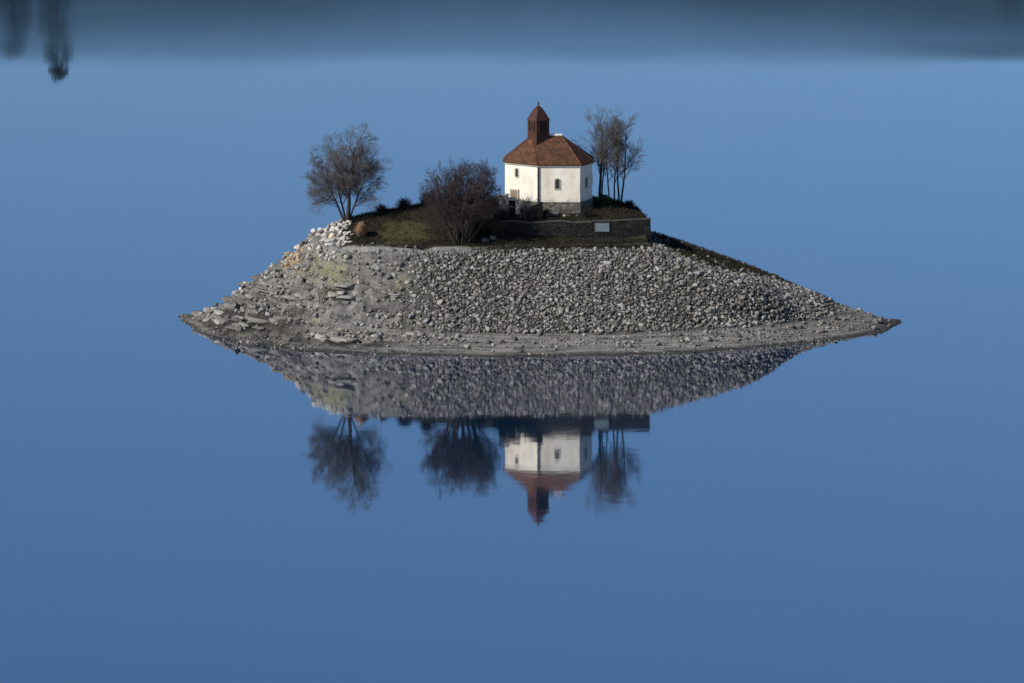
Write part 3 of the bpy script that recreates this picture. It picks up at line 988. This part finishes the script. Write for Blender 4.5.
for x in (-0.25, 0.3):
    mb = MB(); mb.tube((x, 0, -0.1), (x, 0, 1.35), 0.05); mb.obj('post', M['coping'], rl)
mb = MB(); mb.tube((-0.35, 0, 1.35), (0.42, 0, 1.35), 0.04); mb.tube((-0.25, 0, 0.7), (0.3, 0, 0.7), 0.03); mb.obj('rail', M['coping'], rl)

# single boulders by the bush and under the plinth
for (px_, Y, s, lab) in ((486, -9.2, 0.62, 'grey boulder beside the dark bush at the left end of the terrace wall'),
                         (493.5, -9.0, 0.50, 'smaller grey boulder between the left wall end and a larger boulder'),):
    x = XX(px_, Y); boulder(x, Y, gz(x, Y), s, 'rip', lab, None)
for px_, Y, s in ((549, -5.4, .30), (556, -5.0, .5), (565, -5.5, .36), (568, -4.9, .28), (577, -5.2, .42)):
    x = XX(px_, Y); boulder(x, Y, gz(x, Y), s, 'rip', 'weathered stone leaning on the chapel plinth behind the terrace wall', 'stones along the foot of the chapel plinth')

# ------------------------------------------------------------------ trees
class Twigs:
    def __init__(self, sides=3):
        self.V = []; self.F = []; self.n = 0; self.s = sides

    def line(self, pts, r0, r1, sides=None):
        s = sides or self.s
        pts = np.asarray(pts, float); k = len(pts)
        d = np.gradient(pts, axis=0); d /= np.linalg.norm(d, axis=1)[:, None] + 1e-9
        ref = np.array([0.31, 0.77, 0.55])
        a = np.cross(d, ref); a /= np.linalg.norm(a, axis=1)[:, None] + 1e-9
        b = np.cross(d, a)
        rr = np.linspace(r0, r1, k)
        ang = np.arange(s) * 2 * math.pi / s
        ring = pts[:, None, :] + rr[:, None, None] * (np.cos(ang)[None, :, None] * a[:, None, :] + np.sin(ang)[None, :, None] * b[:, None, :])
        self.V.append(ring.reshape(-1, 3))
        i = np.arange(k - 1)[:, None] * s + np.arange(s)[None, :]
        j = np.arange(k - 1)[:, None] * s + (np.arange(s)[None, :] + 1) % s
        self.F.append(np.stack([i, j, j + s, i + s], -1).reshape(-1, 4) + self.n)
        self.n += k * s

    def obj(self, name, mat, parent):
        return mesh_obj(name, np.concatenate(self.V), np.concatenate(self.F), mat, parent, True)


def limb(r, p, d, L, n, wob, lift):
    pts = [np.array(p, float)]; d = np.array(d, float); d /= np.linalg.norm(d)
    for k in range(n):
        d = d + r.normal(size=3) * wob + np.array([0, 0, lift])
        d /= np.linalg.norm(d)
        pts.append(pts[-1] + d * L / n)
    return np.array(pts), d


def side_dir(r, d, ang):
    a = np.cross(d, r.normal(size=3)); a /= np.linalg.norm(a) + 1e-9
    v = d * math.cos(ang) + a * math.sin(ang)
    return v / np.linalg.norm(v)


def bare_tree(name, base, label, cat, seed, stems, levels, mats, group=None, twig_r=0.008):
    """stems: list of (direction, length, radius); levels: (children, length ratio, angle, lift, wobble) per level"""
    r = np.random.default_rng(seed)
    root = empty(name, base, label, cat, group)
    trunk = Twigs(7); br = Twigs(4); tw = Twigs(3)
    def rec(p, d, L, rad, lev):
        ns = 7 if lev == 0 else (5 if lev == 1 else 3)
        nch, ratio, ang, lift, wob = levels[min(lev, len(levels) - 1)]
        pts, d2 = limb(r, p, d, L, ns, wob, lift)
        last = lev >= len(levels)
        tip = max(rad * 0.35, twig_r * 0.6)
        (trunk if lev == 0 else br if lev <= 2 else tw).line(pts, rad, tip, None)
        if last: return
        for k in range(nch):
            t = (0.30 + 0.70 * (k + r.uniform(0, 1)) / nch) if lev == 0 else (0.15 + 0.85 * (k + r.uniform(0, 1)) / nch)
            t = min(t, 0.999)
            f = t * (len(pts) - 1); i = int(f); u = f - i
            q = pts[i] * (1 - u) + pts[i + 1] * u
            dd = pts[i + 1] - pts[i]; dd = dd / np.linalg.norm(dd)
            cr = max(twig_r, (rad + (tip - rad) * t) * (0.5 if lev == 0 else 0.42))
            LL = L * ratio * r.uniform(0.65, 1.2) * (1.15 - 0.55 * t)
            rec(q, side_dir(r, dd, ang * r.uniform(0.6, 1.3)), LL, cr, lev + 1)
    for d, L, rad, off in stems:
        rec(np.array([off[0], off[1], -0.25]), d, L, rad, 0)
    trunk.obj('trunk', mats[0], root)
    br.obj('branches', mats[0], root)
    tw.obj('twigs', mats[1], root)
    return root


def base_at(px_, Y):
    x = XX(px_, Y)
    return (x, Y, gz(x, Y))


bare_tree('bare_tree', base_at(347, -1.2), 'round-crowned leafless tree standing alone at the left end of the plateau', 'tree', 3,
          [((0.02, 0, 1), 9.6, 0.27, (0, 0)), ((-0.42, 0.05, 1), 7.2, 0.15, (-0.1, 0.1)), ((0.24, -0.1, 1), 7.0, 0.13, (0.15, 0)), ((-0.18, 0.3, 1), 8.2, 0.14, (0, .1))],
          [(22, 0.46, 0.9, 0.03, 0.05), (9, 0.55, 0.75, 0.03, 0.12), (7, 0.62, 0.7, 0.02, 0.14), (5, 0.75, 0.65, 0.0, 0.15)],
          (M['bark'], M['bark_grey']), twig_r=0.0085)
st_ = []
rs_ = np.random.default_rng(8)
for k in range(26):
    a = 2 * math.pi * k / 26 + rs_.uniform(-.2, .2); sp = rs_.uniform(0.1, 0.85)
    st_.append(((math.cos(a) * sp, math.sin(a) * sp, 1), rs_.uniform(7.8, 9.4) * (1.10 - 0.30 * sp) * (0.92 if math.cos(a) < -0.5 else 1.0), rs_.uniform(0.09, 0.16), (math.cos(a) * 0.6, math.sin(a) * 0.6)))
bare_tree('bare_bush', base_at(461, -10.0), 'big dense leafless bush with many purple brown stems in front of the terrace', 'bush', 5, st_,
          [(12, 0.34, 0.85, 0.02, 0.08), (9, 0.58, 0.75, 0.02, 0.14), (8, 0.62, 0.7, 0.0, 0.16)],
          (M['bark'], M['bark_plum']), twig_r=0.0095)
L_right = [(13, 0.46, 0.72, 0.06, 0.05), (7, 0.56, 0.68, 0.07, 0.10), (6, 0.62, 0.6, 0.05, 0.12), (4, 0.7, 0.55, 0.03, 0.14)]
bare_tree('bare_tree', base_at(599.5, 3.2), 'darkest thick-stemmed bare tree directly beside the right wall of the chapel', 'tree', 21,
          [((-0.02, 0, 1), 9.0, 0.19, (0, 0)), ((0.08, 0.1, 1), 7.8, 0.11, (0.2, 0))], L_right, (M['bark'], M['bark_grey']), 'bare trees right of the chapel')
bare_tree('bare_tree', base_at(609.5, 4.4), 'slender bare tree in the middle of the three right of the chapel', 'tree', 22,
          [((0.0, 0, 1), 8.0, 0.10, (0, 0))], L_right, (M['bark'], M['bark_grey']), 'bare trees right of the chapel')
bare_tree('bare_tree', base_at(618.5, 3.4), 'multi-stemmed bare tree fanning outwards, farthest right from the chapel', 'tree', 23,
          [((0.0, 0, 1), 8.6, 0.13, (0, 0)), ((0.10, 0.05, 1), 8.6, 0.13, (0.3, 0.1)), ((-0.05, -0.1, 1), 8.2, 0.11, (-0.4, 0.2))], L_right,
          (M['bark'], M['bark_grey']), 'bare trees right of the chapel')


def leaf_faces(r, c, rad, n, size):
    """n small leaf quads in a ball"""
    d = r.normal(size=(n, 3)); d /= np.linalg.norm(d, axis=1)[:, None]
    p = c + d * (rad * r.uniform(0.3, 1.0, (n, 1)) ** 0.6) * np.array([1, 1, 0.8])
    a = r.normal(size=(n, 3)); a /= np.linalg.norm(a, axis=1)[:, None]
    b = np.cross(a, r.normal(size=(n, 3))); b /= np.linalg.norm(b, axis=1)[:, None]
    s = size * r.uniform(0.6, 1.3, (n, 1))
    return np.stack([p - a * s, p - b * s * .5, p + a * s, p + b * s * .5], 1).reshape(-1, 3)


def leafy(name, base, blobs, n, size, mat, label, cat, seed, group=None):
    r = np.random.default_rng(seed)
    root = empty(name, base, label, cat, group)
    V = np.concatenate([leaf_faces(r, np.array(c, float), rd, n, size) for c, rd in blobs])
    mesh_obj('foliage', V, np.arange(len(V)).reshape(-1, 4), mat, root)
    t = Twigs(5)
    for c, rd in blobs:
        t.line(np.array([[0, 0, -0.15], [c[0] * .5, c[1] * .5, c[2] * .6], c]), 0.03 + 0.02 * rd, 0.01)
    t.obj('stems', M['bark'], root)
    return root


leafy('green_shrub', base_at(604, 0.5), [((0, 0, .45), .55), ((.6, .1, .35), .45), ((-.5, 0, .35), .45), ((.1, .2, .8), .4)], 260, 0.09, M['leaf'],
      'small dark green shrub under the bare trees beside the chapel', 'shrub', 1)


def tussock(base, n, h, spread, mat, label, seed, name='grass_tussock'):
    r = np.random.default_rng(seed)
    V = []
    for k in range(n):
        a = r.uniform(0, 6.28); t = r.uniform(0, 1)
        p0 = np.array([math.cos(a) * spread * .35 * t, math.sin(a) * spread * .35 * t, -0.1])
        p2 = np.array([math.cos(a) * spread * (0.3 + t), math.sin(a) * spread * (0.3 + t), h * r.uniform(.6, 1.0) * (1.1 - 0.5 * t)])
        s = np.array([-math.sin(a), math.cos(a), 0]) * 0.035
        V += [p0 - s, p0 + s, p2 + s * .3, p2 - s * .3]
    o = mesh_obj(name, np.array(V), np.arange(len(V)).reshape(-1, 4), mat)
    o.location = base
    return tag(o, label, 'grass')


tussock(base_at(361, -6.8), 900, 1.7, 0.85, M['tan'], 'tan dry grass tussock at the foot of the left bare tree', 2)

# low dark scrub: individually placed bushes along the plateau
def scrub(px_, Y, hh, ww, seed, label):
    r = np.random.default_rng(seed)
    b = base_at(px_, Y)
    root = empty('scrub_bush', b, label, 'bush', 'low dark scrub bushes on the plateau')
    t = Twigs(3)
    for k in range(170):
        a = r.uniform(0, 6.28); sp = r.uniform(0.0, 1.0)
        d = np.array([math.cos(a) * sp * ww, math.sin(a) * sp * ww, hh * (1.05 - 0.55 * sp * sp)])
        p0 = np.array([math.cos(a) * .25 * sp * ww, math.sin(a) * .25 * sp * ww, -0.1])
        pts, _ = limb(r, p0, d - p0, np.linalg.norm(d - p0) * r.uniform(.7, 1.05), 4, 0.12, 0.0)
        t.line(pts, 0.022, 0.012)
        for m_ in range(4):
            q = pts[r.integers(1, 5)]
            p3, _ = limb(r, q, side_dir(r, d / np.linalg.norm(d), 0.8), 0.5 * hh * r.uniform(.4, 1), 2, 0.2, 0)
            t.line(p3, 0.014, 0.008)
    t.obj('twigs', M['brush'], root)


for k, (px_, Y, hh, ww, lab) in enumerate((
        (382, 2.0, 0.9, 1.0, 'low dark scrub bush next to the left bare tree on the plateau skyline'),
        (404, 2.2, 1.1, 1.2, 'low dark scrub bush midway between the left tree and the big bush'),
        (426, 1.5, 1.3, 1.3, 'dark scrub bush close behind the left side of the big bush'),
        (480, -6.0, 1.5, 1.2, 'dark scrub bush between the big bush and the pale entrance wall'),
        (504, -6.6, 1.0, 0.9, 'dark scrub bush below the pale entrance wall'),
        (629, 2.5, 0.8, 1.0, 'low dark scrub bush behind the terrace corner right of the bare trees'),
        (546, -6.2, 0.9, 0.9, 'dark scrub bush at the top of the steps against the plinth'),
        (588, -5.6, 1.0, 1.0, 'dark scrub bush at the shaded right foot of the chapel'))):
    scrub(px_, Y, hh, ww, 50 + k, lab)

# grass blades over the plateau and the right-hand crest
G = scatter(np.clip(grass - 0.8 * lush, 0, 1) * (GY < 8) * 0.9, 0.30)
inside = (G[:, 0] > A_[0] - .2) & (G[:, 0] < D_[0] + .2) & (G[:, 1] > -4) & (G[:, 1] < 5.4)
G = G[~inside & ~((np.abs(G[:, 1] - WY) < 0.6) & (G[:, 0] > WX0) & (G[:, 0] < WX1))]
nb = 5
base = np.repeat(G, nb, 0) + np.c_[rng.uniform(-.2, .2, (len(G) * nb, 2)), np.full(len(G) * nb, -0.05)]
hgt = rng.uniform(0.12, 0.38, len(base))
ang = rng.uniform(0, 6.28, len(base))
lean = np.c_[np.cos(ang), np.sin(ang), np.zeros(len(base))]
sid = np.c_[-np.sin(ang), np.cos(ang), np.zeros(len(base))] * 0.035
tip = base + lean * (hgt * 0.5)[:, None] + np.array([0, 0, 1.0]) * hgt[:, None]
Vg = np.stack([base - sid, base + sid, tip + sid * .3, tip - sid * .3], 1).reshape(-1, 3)
tag(mesh_obj('grass', Vg, np.arange(len(Vg)).reshape(-1, 4), M['grass']), 'rough dark winter grass covering the plateau and right crest', 'grass', kind='stuff')

# ------------------------------------------------------------------ pines on the far shore (seen mirrored in the lake)
def pine(x, y, z, h, wd, seed, label):
    r = np.random.default_rng(seed)
    root = empty('pine_tree', (x, y, z), label, 'tree', 'pines on the far headlands')
    t = Twigs(7)
    t.line(np.array([[0, 0, -0.5], [0.1, 0, h * .4], [0.0, 0.1, h * .98]]), 0.45, 0.05)
    V = []
    for k in range(70):
        u = r.uniform(0.15, 1.0); a = r.uniform(0, 6.28); rad = wd * math.sqrt(max(0, 1.02 - u ** 4)) * r.uniform(.3, 1)
        c = np.array([math.cos(a) * rad, math.sin(a) * rad, h * u])
        t.line(np.array([[0, 0, h * u + .3], c]), 0.08, 0.03)
        V.append(leaf_faces(r, c, 1.3, 45, 0.35))
    t.obj('trunk', M['bark'], root)
    V = np.concatenate(V)
    mesh_obj('crown', V, np.arange(len(V)).reshape(-1, 4), M['needles'], root)


for k, (x, y, top, wd, lab) in enumerate(((-102, 610, 35.5, 4.6, 'dark pine mirrored as a vertical streak near the upper left corner'),
                                          (-112.5, 615, 31.5, 4.6, 'dark pine mirrored at the extreme upper left edge of the lake'),
                                          (112, 618, 24.0, 3.4, 'dark pine mirrored at the extreme upper right edge of the lake'))):
    g = (HL if x < 0 else HR)(x, y)
    pine(x, y, g - 0.3, top - g, wd, 70 + k, lab)
